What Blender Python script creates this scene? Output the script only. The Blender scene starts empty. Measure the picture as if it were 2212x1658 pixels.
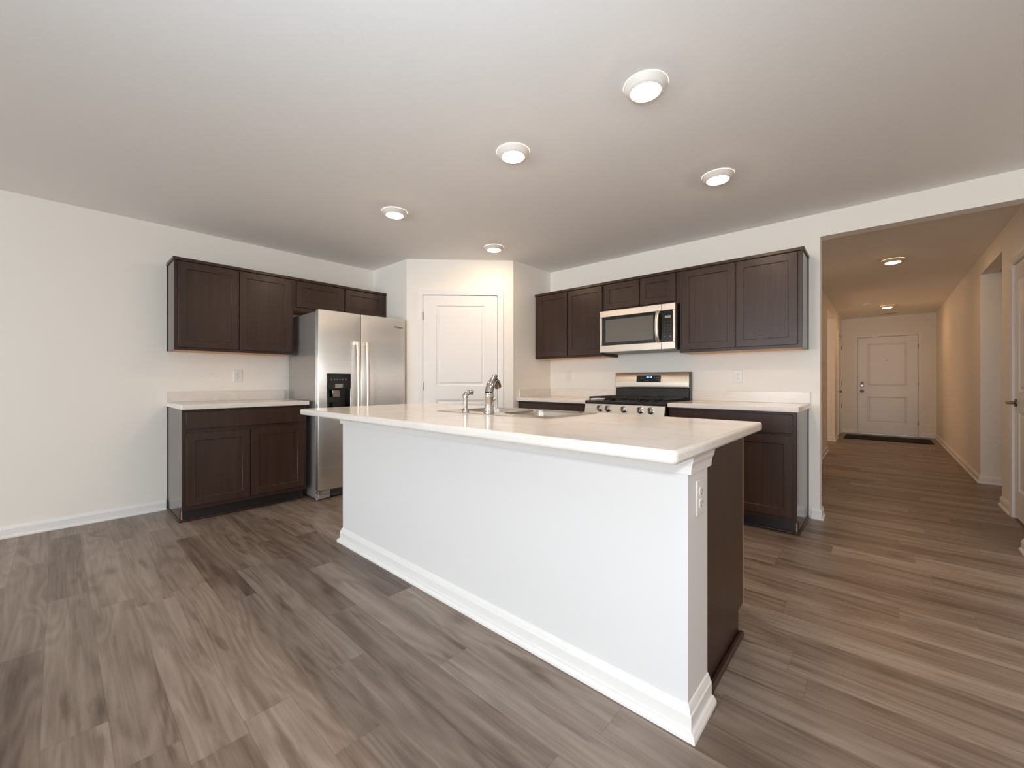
import bpy, bmesh, math, random
from mathutils import Vector, Matrix
random.seed(7)
S = bpy.context.scene
COL = S.collection

# ------------------------------------------------------------------ camera, world, big lights, exposure
H = 2.44
cam_d = bpy.data.cameras.new('camera')
cam_d.sensor_width = 36.0
cam_d.lens = 36.0 * 884.88 / 2212.0
cam_d.shift_y = -5.57 / 2212.0
cam_d.clip_start = 0.02
cam = bpy.data.objects.new('camera', cam_d)
cam.location = (4.5707, -4.0712, 1.1003)
cam.rotation_euler = (math.pi / 2, 0, 0.7331)
COL.objects.link(cam)
S.camera = cam

S.view_settings.view_transform = 'Standard'
S.view_settings.look = 'None'
S.view_settings.gamma = 1.0
S.view_settings.use_curve_mapping = False
S.view_settings.exposure = 0.0
S.cycles.max_bounces = 16
S.cycles.diffuse_bounces = 12
S.cycles.glossy_bounces = 8

w = bpy.data.worlds.new('sky')
S.world = w
w.use_nodes = True
wn = w.node_tree
bg = wn.nodes['Background']
sky = wn.nodes.new('ShaderNodeTexSky')
sky.sky_type = 'HOSEK_WILKIE'
sky.turbidity = 3.0
sky.sun_direction = (0.3, 0.5, 0.7)
wn.links.new(sky.outputs[0], bg.inputs[0])
bg.inputs[1].default_value = 0.25

DAY = (0.855, 0.935, 1.0)
WARM = (1.0, 0.72, 0.49)


def area(name, loc, rot, sx, sy, power, color):
    l = bpy.data.lights.new(name, 'AREA')
    l.shape = 'RECTANGLE'
    l.size = sx
    l.size_y = sy
    l.energy = power
    l.color = color
    o = bpy.data.objects.new(name, l)
    o.location = loc
    o.rotation_euler = rot
    COL.objects.link(o)
    return o


# daylight entering by the windows of the living area behind the camera
area('daylight_patio_door', (5.2, -10.52, 1.08), (math.radians(90), 0, 0), 1.7, 1.9, 182, DAY)
area('daylight_rear_window', (2.2, -10.52, 1.45), (math.radians(90), 0, 0), 1.7, 1.3, 122, DAY)
area('daylight_side_window', (8.02, -5.2, 1.45), (0, math.radians(90), 0), 1.3, 1.7, 12, DAY)
area('side_room_fill', (2.46, 4.79, 1.4), (0, math.radians(-90), 0), 1.0, 1.0, 8.7, (1.0, 0.6, 0.37))  # unseen warm panel added to light the hall from the side room
# the photographer's flash just above the lens
fl = bpy.data.lights.new('camera_flash', 'POINT')
fl.energy = 33
fl.color = (0.88, 0.94, 1.0)
fl.shadow_soft_size = 0.03
flo = bpy.data.objects.new('camera_flash', fl)
flo.location = (4.61, -4.09, 1.25)
COL.objects.link(flo)
# added unseen panel, aimed up to brighten the ceiling
bf = area('bounce_fill', (4.75, -4.75, 1.25), (math.radians(143), 0, 0.7331), 0.35, 0.35, 19, (0.66, 0.84, 1.0))
bf.data.spread = math.radians(100)


# ------------------------------------------------------------------ materials
def mat(name):
    m = bpy.data.materials.new(name)
    m.use_nodes = True
    nt = m.node_tree
    return m, nt, nt.nodes['Principled BSDF']


def lin(c):
    return tuple(((x / 255.0) / 12.92 if x / 255.0 <= 0.04045 else ((x / 255.0 + 0.055) / 1.055) ** 2.4) for x in c) + (1.0,)


def plain(name, rgb, rough=0.5, metal=0.0, spec=None, bump=None, vary=0.0):
    m, nt, b = mat(name)
    b.inputs['Base Color'].default_value = lin(rgb)
    b.inputs['Roughness'].default_value = rough
    b.inputs['Metallic'].default_value = metal
    if spec is not None:
        b.inputs['Specular IOR Level'].default_value = spec
    tc = nt.nodes.new('ShaderNodeTexCoord')
    if bump:
        n = nt.nodes.new('ShaderNodeTexNoise')
        n.inputs['Scale'].default_value = bump[0]
        n.inputs['Detail'].default_value = 4
        nt.links.new(tc.outputs['Object'], n.inputs['Vector'])
        bp = nt.nodes.new('ShaderNodeBump')
        bp.inputs['Strength'].default_value = bump[1]
        bp.inputs['Distance'].default_value = bump[2]
        nt.links.new(n.outputs['Fac'], bp.inputs['Height'])
        nt.links.new(bp.outputs['Normal'], b.inputs['Normal'])
    if vary:
        n2 = nt.nodes.new('ShaderNodeTexNoise')
        n2.inputs['Scale'].default_value = 6.0
        nt.links.new(tc.outputs['Object'], n2.inputs['Vector'])
        mx = nt.nodes.new('ShaderNodeMix')
        mx.data_type = 'RGBA'
        c = lin(rgb)
        mx.inputs[6].default_value = tuple(x * (1 - vary) for x in c[:3]) + (1,)
        mx.inputs[7].default_value = tuple(min(1, x * (1 + vary)) for x in c[:3]) + (1,)
        nt.links.new(n2.outputs['Fac'], mx.inputs[0])
        nt.links.new(mx.outputs[2], b.inputs['Base Color'])
    return m


def emit(name, rgb, strength):
    m, nt, b = mat(name)
    b.inputs['Base Color'].default_value = (0.8, 0.8, 0.8, 1)
    b.inputs['Emission Color'].default_value = tuple(rgb) + (1,)
    b.inputs['Emission Strength'].default_value = strength
    return m


def math_node(nt, op, a, b=None, c=None):
    n = nt.nodes.new('ShaderNodeMath')
    n.operation = op
    for i, x in enumerate((a, b, c)):
        if x is None:
            continue
        if isinstance(x, (int, float)):
            n.inputs[i].default_value = x
        else:
            nt.links.new(x, n.inputs[i])
    return n.outputs[0]


def ramp(nt, fac, stops):
    r = nt.nodes.new('ShaderNodeValToRGB')
    cr = r.color_ramp
    while len(cr.elements) > 1:
        cr.elements.remove(cr.elements[-1])
    cr.elements[0].position = stops[0][0]
    cr.elements[0].color = stops[0][1]
    for p_, c_ in stops[1:]:
        e = cr.elements.new(p_)
        e.color = c_
    nt.links.new(fac, r.inputs[0])
    return r.outputs[0]


def combine(nt, x, y, z):
    n = nt.nodes.new('ShaderNodeCombineXYZ')
    for i, v in enumerate((x, y, z)):
        if isinstance(v, (int, float)):
            n.inputs[i].default_value = v
        else:
            nt.links.new(v, n.inputs[i])
    return n.outputs[0]


def noise(nt, vec, scale, detail=4.0, rough=0.55, dist=0.0):
    n = nt.nodes.new('ShaderNodeTexNoise')
    n.inputs['Scale'].default_value = scale
    n.inputs['Detail'].default_value = detail
    n.inputs['Roughness'].default_value = rough
    n.inputs['Distortion'].default_value = dist
    nt.links.new(vec, n.inputs['Vector'])
    return n.outputs['Fac']


def mix_rgb(nt, fac, a, b, mode='MIX'):
    n = nt.nodes.new('ShaderNodeMix')
    n.data_type = 'RGBA'
    n.blend_type = mode
    for sock, v in ((0, fac), (6, a), (7, b)):
        if isinstance(v, (int, float)):
            n.inputs[sock].default_value = v
        elif isinstance(v, tuple):
            n.inputs[sock].default_value = v
        else:
            nt.links.new(v, n.inputs[sock])
    return n.outputs[2]


def floor_material():
    m, nt, b = mat('vinyl_plank_floor')
    tc = nt.nodes.new('ShaderNodeTexCoord')
    sep = nt.nodes.new('ShaderNodeSeparateXYZ')
    nt.links.new(tc.outputs['Object'], sep.inputs[0])
    x, y = sep.outputs[0], sep.outputs[1]
    PW, PL = 0.146, 1.22
    yr = math_node(nt, 'DIVIDE', math_node(nt, 'ADD', y, 20.02), PW)
    row = math_node(nt, 'FLOOR', yr)
    fy = math_node(nt, 'FRACT', yr)
    wn1 = nt.nodes.new('ShaderNodeTexWhiteNoise')
    wn1.noise_dimensions = '1D'
    nt.links.new(row, wn1.inputs['W'])
    xr = math_node(nt, 'ADD', math_node(nt, 'DIVIDE', math_node(nt, 'ADD', x, 20.0), PL), wn1.outputs['Value'])
    colm = math_node(nt, 'FLOOR', xr)
    fx = math_node(nt, 'FRACT', xr)
    wn2 = nt.nodes.new('ShaderNodeTexWhiteNoise')
    wn2.noise_dimensions = '3D'
    nt.links.new(combine(nt, row, colm, 3.0), wn2.inputs['Vector'])
    rid = wn2.outputs['Value']
    zoff = math_node(nt, 'MULTIPLY', rid, 37.0)
    # broad cloudy tone, stretched along the plank
    v1 = combine(nt, math_node(nt, 'MULTIPLY', x, 0.75), math_node(nt, 'MULTIPLY', y, 13.0), zoff)
    n1 = noise(nt, v1, 1.0, 5.0, 0.6, 0.25)
    # cathedral grain: contour lines of a smooth stretched field
    v2 = combine(nt, math_node(nt, 'MULTIPLY', x, 0.8), math_node(nt, 'MULTIPLY', y, 7.0), zoff)
    n2 = noise(nt, v2, 1.0, 1.5, 0.4, 0.3)
    gl = math_node(nt, 'SINE', math_node(nt, 'MULTIPLY', n2, 70.0))
    gl = math_node(nt, 'MULTIPLY_ADD', gl, 0.5, 0.5)
    # fine streaks
    v3 = combine(nt, math_node(nt, 'MULTIPLY', x, 3.5), math_node(nt, 'MULTIPLY', y, 105.0), zoff)
    n3 = noise(nt, v3, 1.0, 4.0, 0.6)
    # dark smudges and knots
    v4 = combine(nt, math_node(nt, 'MULTIPLY', x, 2.6), math_node(nt, 'MULTIPLY', y, 17.0), zoff)
    n4 = noise(nt, v4, 1.0, 3.0, 0.55, 0.2)
    t = math_node(nt, 'MULTIPLY', n1, 0.60)
    t = math_node(nt, 'MULTIPLY_ADD', gl, 0.075, t)
    t = math_node(nt, 'MULTIPLY_ADD', n3, 0.22, t)
    t = math_node(nt, 'MULTIPLY_ADD', rid, 0.20, t)
    col = ramp(nt, t, [(0.30, lin((76, 62, 52))), (0.44, lin((107, 91, 79))), (0.57, lin((131, 115, 103))),
                       (0.74, lin((157, 142, 130)))])
    kn = ramp(nt, n4, [(0.0, (0.52, 0.47, 0.42, 1)), (0.30, (0.60, 0.55, 0.50, 1)), (0.42, (1, 1, 1, 1))])
    col = mix_rgb(nt, 0.9, col, kn, 'MULTIPLY')
    vo = nt.nodes.new('ShaderNodeTexVoronoi')
    vo.inputs['Scale'].default_value = 1.0
    nt.links.new(combine(nt, math_node(nt, 'MULTIPLY_ADD', n3, 0.12, math_node(nt, 'MULTIPLY', x, 2.3)), math_node(nt, 'MULTIPLY_ADD', n4, 0.25, math_node(nt, 'MULTIPLY', y, 4.6)), zoff), vo.inputs['Vector'])
    knot = ramp(nt, vo.outputs['Distance'], [(0.0, (0.45, 0.40, 0.36, 1)), (0.05, (0.55, 0.50, 0.46, 1)), (0.15, (0.9, 0.88, 0.86, 1)), (0.24, (1, 1, 1, 1))])
    col = mix_rgb(nt, 0.8, col, knot, 'MULTIPLY')
    # joints
    ey = math_node(nt, 'MINIMUM', fy, math_node(nt, 'SUBTRACT', 1.0, fy))
    ex = math_node(nt, 'MINIMUM', fx, math_node(nt, 'SUBTRACT', 1.0, fx))
    jy = math_node(nt, 'LESS_THAN', ey, 0.009)
    jx = math_node(nt, 'LESS_THAN', ex, 0.0011)
    j = math_node(nt, 'MAXIMUM', jy, jx)
    col = mix_rgb(nt, math_node(nt, 'MULTIPLY_ADD', jx, 0.3, math_node(nt, 'MULTIPLY', jy, 0.2)), col, lin((70, 58, 50)))
    nt.links.new(col, b.inputs['Base Color'])
    b.inputs['Roughness'].default_value = 0.38
    b.inputs['Specular IOR Level'].default_value = 0.42
    hgt = math_node(nt, 'SUBTRACT', math_node(nt, 'MULTIPLY', n3, 0.35), j)
    bp = nt.nodes.new('ShaderNodeBump')
    bp.inputs['Strength'].default_value = 0.25
    bp.inputs['Distance'].default_value = 0.0012
    nt.links.new(hgt, bp.inputs['Height'])
    nt.links.new(bp.outputs['Normal'], b.inputs['Normal'])
    return m


def counter_material():
    m, nt, b = mat('marbled_laminate')
    tc = nt.nodes.new('ShaderNodeTexCoord')
    mp = nt.nodes.new('ShaderNodeMapping')
    mp.inputs['Scale'].default_value = (1.0, 2.2, 6.0)
    nt.links.new(tc.outputs['Object'], mp.inputs['Vector'])
    v = mp.outputs['Vector']
    n1 = noise(nt, v, 3.0, 6.0, 0.6, 1.2)
    n2 = noise(nt, v, 11.0, 5.0, 0.65, 0.8)
    t = math_node(nt, 'MULTIPLY_ADD', n2, 0.4, math_node(nt, 'MULTIPLY', n1, 0.6))
    col = ramp(nt, t, [(0.3, lin((216, 208, 201))), (0.5, lin((226, 220, 213))), (0.7, lin((233, 228, 222)))])
    nt.links.new(col, b.inputs['Base Color'])
    b.inputs['Roughness'].default_value = 0.16
    b.inputs['Specular IOR Level'].default_value = 0.45
    return m


def wood_dark():
    m, nt, b = mat('espresso_wood')
    tc = nt.nodes.new('ShaderNodeTexCoord')
    mp = nt.nodes.new('ShaderNodeMapping')
    mp.inputs['Scale'].default_value = (34.0, 34.0, 1.6)
    nt.links.new(tc.outputs['Object'], mp.inputs['Vector'])
    n1 = noise(nt, mp.outputs['Vector'], 1.0, 5.0, 0.6, 0.6)
    col = ramp(nt, n1, [(0.25, lin((49, 34, 28))), (0.5, lin((57, 40, 33))), (0.75, lin((66, 47, 39)))])
    nt.links.new(col, b.inputs['Base Color'])
    b.inputs['Roughness'].default_value = 0.32
    b.inputs['Specular IOR Level'].default_value = 0.35
    return m


def steel(name, rgb=(238, 234, 228), rough=0.27, aniso=0.0, rot=0.0, axis='Z', streak=(3, 3, 260), amp=0.05):
    m, nt, b = mat(name)
    tc = nt.nodes.new('ShaderNodeTexCoord')
    mp = nt.nodes.new('ShaderNodeMapping')
    mp.inputs['Scale'].default_value = streak
    nt.links.new(tc.outputs['Object'], mp.inputs['Vector'])
    n1 = noise(nt, mp.outputs['Vector'], 1.0, 3.0, 0.5)
    c = lin(rgb)
    col = ramp(nt, n1, [(0.3, tuple(x * (1 - amp) for x in c[:3]) + (1,)), (0.7, tuple(min(1, x * (1 + amp)) for x in c[:3]) + (1,))])
    nt.links.new(col, b.inputs['Base Color'])
    b.inputs['Metallic'].default_value = 1.0
    b.inputs['Roughness'].default_value = rough
    b.inputs['Anisotropic'].default_value = aniso
    b.inputs['Anisotropic Rotation'].default_value = rot
    if aniso:
        tg = nt.nodes.new('ShaderNodeTangent')
        tg.direction_type = 'RADIAL'
        tg.axis = axis
        nt.links.new(tg.outputs[0], b.inputs['Tangent'])
    return m


M = {}
M['floor'] = floor_material()
M['wall'] = plain('wall_paint', (240, 236, 229), 0.62, bump=(260, 0.06, 0.002))
M['ceiling'] = plain('ceiling_paint', (242, 240, 237), 0.8, bump=(26, 0.16, 0.006))
M['white'] = plain('white_semigloss_paint', (236, 234, 232), 0.35, bump=(60, 0.02, 0.001))
M['islandwhite'] = plain('half_wall_paint', (225, 224, 224), 0.55, bump=(240, 0.05, 0.002))
M['wood'] = wood_dark()
M['woodside'] = plain('espresso_end_panel', (58, 45, 38), 0.13, spec=0.6, vary=0.04)
M['wooddark'] = plain('toe_kick_black', (32, 26, 24), 0.5, vary=0.1)
M['maple'] = plain('natural_maple_veneer', (214, 160, 100), 0.45, vary=0.08)
M['edge'] = plain('veneer_edge', (172, 142, 120), 0.45, vary=0.06)  # pale veneer at the toe kicks, painted light on the island frame edge
M['counter'] = counter_material()
M['steel'] = steel('brushed_steel', rough=0.27, aniso=1.0, rot=0.0, streak=(2, 2, 240), amp=0.05)
M['steelside'] = plain('grey_textured_side', (172, 166, 161), 0.2, metal=0.45, spec=0.6, bump=(300, 0.05, 0.001))
M['steelplain'] = steel('satin_steel', (236, 226, 214), 0.32, streak=(3, 240, 240), amp=0.03)
M['handle'] = steel('satin_handle_steel', (232, 224, 214), 0.42, streak=(3, 240, 240), amp=0.02)
M['chrome'] = plain('polished_chrome', (205, 201, 196), 0.11, metal=1.0, vary=0.01)
M['sink'] = steel('sink_steel', (205, 198, 190), 0.22, streak=(40, 40, 40), amp=0.03)
M['nickel'] = plain('satin_nickel', (160, 148, 136), 0.28, metal=1.0, vary=0.03)
M['black'] = plain('black_gloss_plastic', (18, 17, 17), 0.12, vary=0.05)
M['blackmatte'] = plain('black_enamel', (26, 24, 23), 0.32, vary=0.08)
M['castiron'] = plain('cast_iron', (24, 23, 22), 0.55, bump=(220, 0.2, 0.001))
M['glass'] = plain('reflection_grey_glass', (100, 94, 88), 0.14, spec=0.8, vary=0.02)  # grey base carries the bright room's reflection and the mesh screen
M['glassframe'] = plain('black_glass_border', (26, 24, 23), 0.08, spec=0.6, vary=0.02)
M['grey'] = plain('grey_print', (150, 148, 144), 0.5, vary=0.03)
M['darkgrey'] = plain('dark_grey_plastic', (70, 68, 66), 0.4, vary=0.03)
M['plastic'] = plain('white_plastic', (232, 230, 226), 0.3, vary=0.01)
M['slot'] = plain('dark_slot', (70, 66, 62), 0.6, vary=0.02)
M['mat'] = plain('black_fibre_mat', (24, 23, 22), 0.95, bump=(400, 0.5, 0.004))
M['lens'] = emit('lit_lens', WARM, 138.0)
M['lens_hall'] = emit('lit_lens_hall', (1.0, 0.594, 0.252), 104.0)
M['blue'] = emit('blue_display_digits', (0.02, 0.25, 1.0), 2.2)
M['trimring'] = plain('lamp_trim_white', (236, 230, 222), 0.4, vary=0.01)
M['glint'] = plain('peephole_pale_glint', (190, 190, 235), 0.1, spec=0.9, vary=0.01)  # pale blue colour stands in for the bright glint in the peephole


# ------------------------------------------------------------------ mesh helpers
def FI(u, v, w_):
    return (u, v, w_)


def FA(u, v, w_):          # wall on the left: u along y, v up, w out of the wall (+x)
    return (w_, u, v)


def FB(u, v, w_):          # wall at the back: u along x, v up, w out of the wall (-y)
    return (u, -w_, v)


def FD(u, v, w_):          # local door frame: u along x, v up, w towards -y
    return (u, -w_, v)


class MB:
    def __init__(self, T=FI):
        self.bm = bmesh.new()
        self.T = T

    def v(self, a, b, c):
        return self.bm.verts.new(self.T(a, b, c))

    def f(self, vs):
        try:
            return self.bm.faces.new(vs)
        except ValueError:
            return None

    def box(self, a0, a1, b0, b1, c0, c1):
        vs = [self.v(a, b, c) for a in (a0, a1) for b in (b0, b1) for c in (c0, c1)]
        for q in ((0, 1, 3, 2), (4, 6, 7, 5), (0, 4, 5, 1), (2, 3, 7, 6), (0, 2, 6, 4), (1, 5, 7, 3)):
            self.f([vs[i] for i in q])
        return self

    def prism(self, pts, c0, c1, order='abc'):
        """polygon pts in two axes extruded along the third; order says which slots (p, q, extrude)"""
        def mk(p, q, e):
            d = {order[0]: p, order[1]: q, order[2]: e}
            return self.v(d['a'], d['b'], d['c'])
        lo = [mk(p, q, c0) for p, q in pts]
        hi = [mk(p, q, c1) for p, q in pts]
        self.f(lo[::-1])
        self.f(hi)
        n = len(pts)
        for i in range(n):
            self.f([lo[i], lo[(i + 1) % n], hi[(i + 1) % n], hi[i]])
        return self

    def lathe(self, prof, o=(0, 0, 0), axis=(0, 0, 1), seg=32, cap=True):
        ax = Vector(axis).normalized()
        t = Vector((1, 0, 0)) if abs(ax.x) < 0.9 else Vector((0, 1, 0))
        e1 = ax.cross(t).normalized()
        e2 = ax.cross(e1)
        rings = []
        for r, h in prof:
            ring = []
            for i in range(seg):
                a = 2 * math.pi * i / seg
                p_ = Vector(o) + ax * h + (e1 * math.cos(a) + e2 * math.sin(a)) * max(r, 1e-5)
                ring.append(self.v(*p_))
            rings.append(ring)
        for k in range(len(rings) - 1):
            for i in range(seg):
                self.f([rings[k][i], rings[k][(i + 1) % seg], rings[k + 1][(i + 1) % seg], rings[k + 1][i]])
        if cap:
            self.f(rings[0][::-1])
            self.f(rings[-1])
        return self

    def tube(self, pts, radii, seg=14, flat=1.0):
        """round bar along pts; flat squashes the cross-section sideways"""
        P = [Vector(q) for q in pts]
        if not isinstance(radii, (list, tuple)):
            radii = [radii] * len(P)
        rings = []
        ref = None
        for i, q in enumerate(P):
            d = (P[min(i + 1, len(P) - 1)] - P[max(i - 1, 0)]).normalized()
            if ref is None:
                ref = Vector((0, 0, 1)) if abs(d.z) < 0.9 else Vector((1, 0, 0))
            e1 = d.cross(ref).normalized()
            e2 = e1.cross(d).normalized()
            ref = e2
            ring = []
            for k in range(seg):
                a = 2 * math.pi * k / seg
                ring.append(self.v(*(q + e1 * math.cos(a) * radii[i] * flat + e2 * math.sin(a) * radii[i])))
            rings.append(ring)
        for k in range(len(rings) - 1):
            for i in range(seg):
                self.f([rings[k][i], rings[k][(i + 1) % seg], rings[k + 1][(i + 1) % seg], rings[k + 1][i]])
        self.f(rings[0][::-1])
        self.f(rings[-1])
        return self

    def panel_slab(self, u0, u1, v0, v1, w0, w1, panels, rings):
        """slab whose front (w1) has sunken panels; rings = [(inset, depth)...] from the panel edge inwards"""
        us = sorted(set([u0, u1] + [p_[0] for p_ in panels] + [p_[1] for p_ in panels]))
        vs = sorted(set([v0, v1] + [p_[2] for p_ in panels] + [p_[3] for p_ in panels]))
        grid = {(i, j): self.v(u, v_, w1) for i, u in enumerate(us) for j, v_ in enumerate(vs)}

        def inside(i, j):
            cu, cv = (us[i] + us[i + 1]) / 2, (vs[j] + vs[j + 1]) / 2
            return any(p_[0] < cu < p_[1] and p_[2] < cv < p_[3] for p_ in panels)
        for i in range(len(us) - 1):
            for j in range(len(vs) - 1):
                if not inside(i, j):
                    self.f([grid[i, j], grid[i + 1, j], grid[i + 1, j + 1], grid[i, j + 1]])
        for p_ in panels:
            i0, i1, j0, j1 = us.index(p_[0]), us.index(p_[1]), vs.index(p_[2]), vs.index(p_[3])
            cur = [grid[i0, j0], grid[i1, j0], grid[i1, j1], grid[i0, j1]]
            edges_mid = (i1 - i0 > 1 or j1 - j0 > 1)
            if edges_mid:
                cur = [self.v(us[i], vs[j], w1) for i, j in ((i0, j0), (i1, j0), (i1, j1), (i0, j1))]
            for ins, dep in rings:
                nx = [self.v(p_[0] + ins, p_[2] + ins, w1 - dep), self.v(p_[1] - ins, p_[2] + ins, w1 - dep),
                      self.v(p_[1] - ins, p_[3] - ins, w1 - dep), self.v(p_[0] + ins, p_[3] - ins, w1 - dep)]
                for k in range(4):
                    self.f([cur[k], cur[(k + 1) % 4], nx[(k + 1) % 4], nx[k]])
                cur = nx
            self.f(cur)
        # back and sides
        bk = {(i, j): self.v(us[i], vs[j], w0) for i in (0, len(us) - 1) for j in (0, len(vs) - 1)}
        a, b_, c_, d_ = bk[0, 0], bk[len(us) - 1, 0], bk[len(us) - 1, len(vs) - 1], bk[0, len(vs) - 1]
        self.f([d_, c_, b_, a])
        I, J = len(us) - 1, len(vs) - 1
        self.f([grid[i, 0] for i in range(I + 1)][::-1] + [a, b_])
        self.f([grid[i, J] for i in range(I + 1)] + [c_, d_])
        self.f([grid[0, j] for j in range(J + 1)] + [d_, a])
        self.f([grid[I, j] for j in range(J + 1)][::-1] + [b_, c_])
        return self


def tag(o, label=None, cat=None, group=None, kind=None):
    if label: o['label'] = label
    if cat: o['category'] = cat
    if group: o['group'] = group
    if kind: o['kind'] = kind
    return o


def build(name, mb, m, parent=None, bevel=0.0, seg=2, smooth=False, loc=None, local=False):
    bm = mb.bm
    bmesh.ops.recalc_face_normals(bm, faces=bm.faces[:])
    off = Vector((0, 0, 0))
    if parent is not None and not local:
        r = parent
        off = Vector(r.location)
        while r.parent is not None:
            r = r.parent
            off = off + Vector(r.location)
    elif parent is None:
        xs = [v.co for v in bm.verts]
        if loc is None:
            off = Vector(((min(c.x for c in xs) + max(c.x for c in xs)) / 2, (min(c.y for c in xs) + max(c.y for c in xs)) / 2, min(c.z for c in xs)))
        else:
            off = Vector(loc)
    if off.length > 0:
        bmesh.ops.translate(bm, verts=bm.verts[:], vec=-off)
    me = bpy.data.meshes.new(name)
    bm.to_mesh(me)
    bm.free()
    for mm in (m if isinstance(m, (list, tuple)) else [m]):
        me.materials.append(mm)
    o = bpy.data.objects.new(name, me)
    COL.objects.link(o)
    if parent is not None:
        o.parent = parent
    else:
        o.location = off
    if bevel:
        md = o.modifiers.new('bevel', 'BEVEL')
        md.width = bevel
        md.segments = seg
        md.limit_method = 'ANGLE'
        md.angle_limit = math.radians(40)
        md.harden_normals = False
    if smooth or bevel:
        me.shade_smooth()
        try:
            me.set_sharp_from_angle(angle=math.radians(38))
        except Exception:
            pass
    return o


def thing(name, label, cat, loc=(0, 0, 0), rotz=0.0, group=None, kind=None):
    o = bpy.data.objects.new(name, None)
    o.empty_display_size = 0.1
    COL.objects.link(o)
    o.location = loc
    o.rotation_euler = (0, 0, rotz)
    return tag(o, label, cat, group, kind)


def copy_tree(o, parent=None):
    c = o.copy()
    COL.objects.link(c)
    c.parent = parent
    for ch in list(o.children):
        copy_tree(ch, c)
    return c


def struct(name, mb, m, loc=None, label=None, cat=None, **k):
    o = build(name, mb, m, loc=loc, **k)
    return tag(o, label, cat, kind='structure')


# ------------------------------------------------------------------ room shell
TH = 0.12
X1 = 8.0
YB = -10.5
YE = 7.32
HL, HR = 3.94, 5.37          # hall walls
OX0, OX1, OZ = 4.212, 5.262, 2.253   # hall opening in the back wall
PA = (0.711, -1.51)          # pantry corners
PQ = (1.541, -0.685)

struct('floor', MB().box(-TH, X1 + TH, YB - TH, YE + TH, -0.05, 0), M['floor'], loc=(0, 0, 0),
       label='grey brown wood plank floor running through kitchen and hall', cat='floor')
struct('ceiling', MB().box(-TH, X1 + TH, YB - TH, YE + TH, H, H + 0.1), M['ceiling'], loc=(0, 0, H),
       label='white textured ceiling over kitchen and hall', cat='ceiling')
struct('wall_left', MB().box(-TH, 0, YB - TH, TH, 0, H), M['wall'], label='white wall behind the refrigerator and left cabinets', cat='wall')
b = MB()
b.box(0, OX0, 0, TH, 0, H)
b.box(OX0, OX1, 0, TH, OZ, H)
b.box(OX1, X1, 0, TH, 0, H)
struct('wall_back', b, M['wall'], label='white wall behind the range with hall opening at right', cat='wall')

# pantry: two short returns and a diagonal wall with a door opening
struct('wall_pantry_left', MB().box(0, PA[0] - 0.0, PA[1], PA[1] + 0.1, 0, H), M['wall'], label='short white pantry wall beside the refrigerator', cat='wall')
struct('wall_pantry_right', MB().box(PQ[0] - 0.1, PQ[0], PQ[1], 0, 0, H), M['wall'], label='short white pantry wall beside the right upper cabinets', cat='wall')
PL_ = math.hypot(PQ[0] - PA[0], PQ[1] - PA[1])
PANG = math.atan2(PQ[1] - PA[1], PQ[0] - PA[0])
D0, D1, DT = 0.173, 0.998, 2.053


def diag(u, v, w_):
    c, s = math.cos(PANG), math.sin(PANG)
    return (PA[0] + u * c + w_ * s, PA[1] + u * s - w_ * c, v)


b = MB(diag)
b.box(0, D0, 0, H, -0.1, 0)
b.box(D1, PL_, 0, H, -0.1, 0)
b.box(D0, D1, DT, H, -0.1, 0)
struct('wall_pantry_diagonal', b, M['wall'], label='white diagonal pantry wall around the pantry door', cat='wall')

# hall
b = MB()
b.box(HL - TH, HL, TH, 1.64, 0, H)
b.box(HL - TH, HL, 2.53, 4.087, 0, H)
b.box(HL - TH, HL, 1.64, 2.53, 2.06, H)
b.box(HL - TH, HL, 4.087, 5.486, 2.253, H)
b.box(HL - TH, HL, 5.486, 6.22, 0, H)
b.box(HL - TH, HL, 6.22, 7.15, 2.06, H)
b.box(HL - TH, HL, 7.15, YE, 0, H)
struct('wall_hall_left', b, M['wall'], label='left hall wall with an open doorway', cat='wall')
b = MB()
b.box(HR, HR + TH, TH, 0.29, 0, H)
b.box(HR, HR + TH, 0.29, 1.11, 2.045, H)
b.box(HR, HR + TH, 1.11, 1.54, 0, H)
b.box(HR, HR + TH, 1.54, 2.615, 2.253, H)
b.box(HR, HR + TH, 2.615, YE, 0, H)
struct('wall_hall_right', b, M['wall'], label='right hall wall with a wide cased opening', cat='wall')
FX0, FX1, FZ = 4.2, 5.12, 2.03
b = MB()
b.box(HL - TH, FX0, YE, YE + TH, 0, H)
b.box(FX1, HR + TH, YE, YE + TH, 0, H)
b.box(FX0, FX1, YE, YE + TH, FZ, H)
struct('wall_hall_end', b, M['wall'], label='hall end wall around the front door', cat='wall')
# rooms that open off the hall
b = MB()
b.box(2.3, HL - TH, 5.486, 5.586, 0, H)
b.box(2.3, HL - TH, 3.987, 4.087, 0, H)
b.box(2.2, 2.3, 3.987, 4.29, 0, H)
b.box(2.2, 2.3, 5.29, 5.586, 0, H)
b.box(2.2, 2.3, 4.29, 5.29, 0, 0.9)
b.box(2.2, 2.3, 4.29, 5.29, 1.9, H)
struct('wall_side_room_left', b, M['wall'], label='white wall seen through the left hall doorway', cat='wall')
b = MB()
b.box(HR + TH, 7.2, 2.615, 2.715, 0, H)
b.box(HR + TH, 7.2, 1.44, 1.54, 0, H)
b.box(7.2, 7.3, 1.44, 2.715, 0, H)
struct('wall_side_room_right', b, M['wall'], label='white wall seen through the right hall opening', cat='wall')
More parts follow.
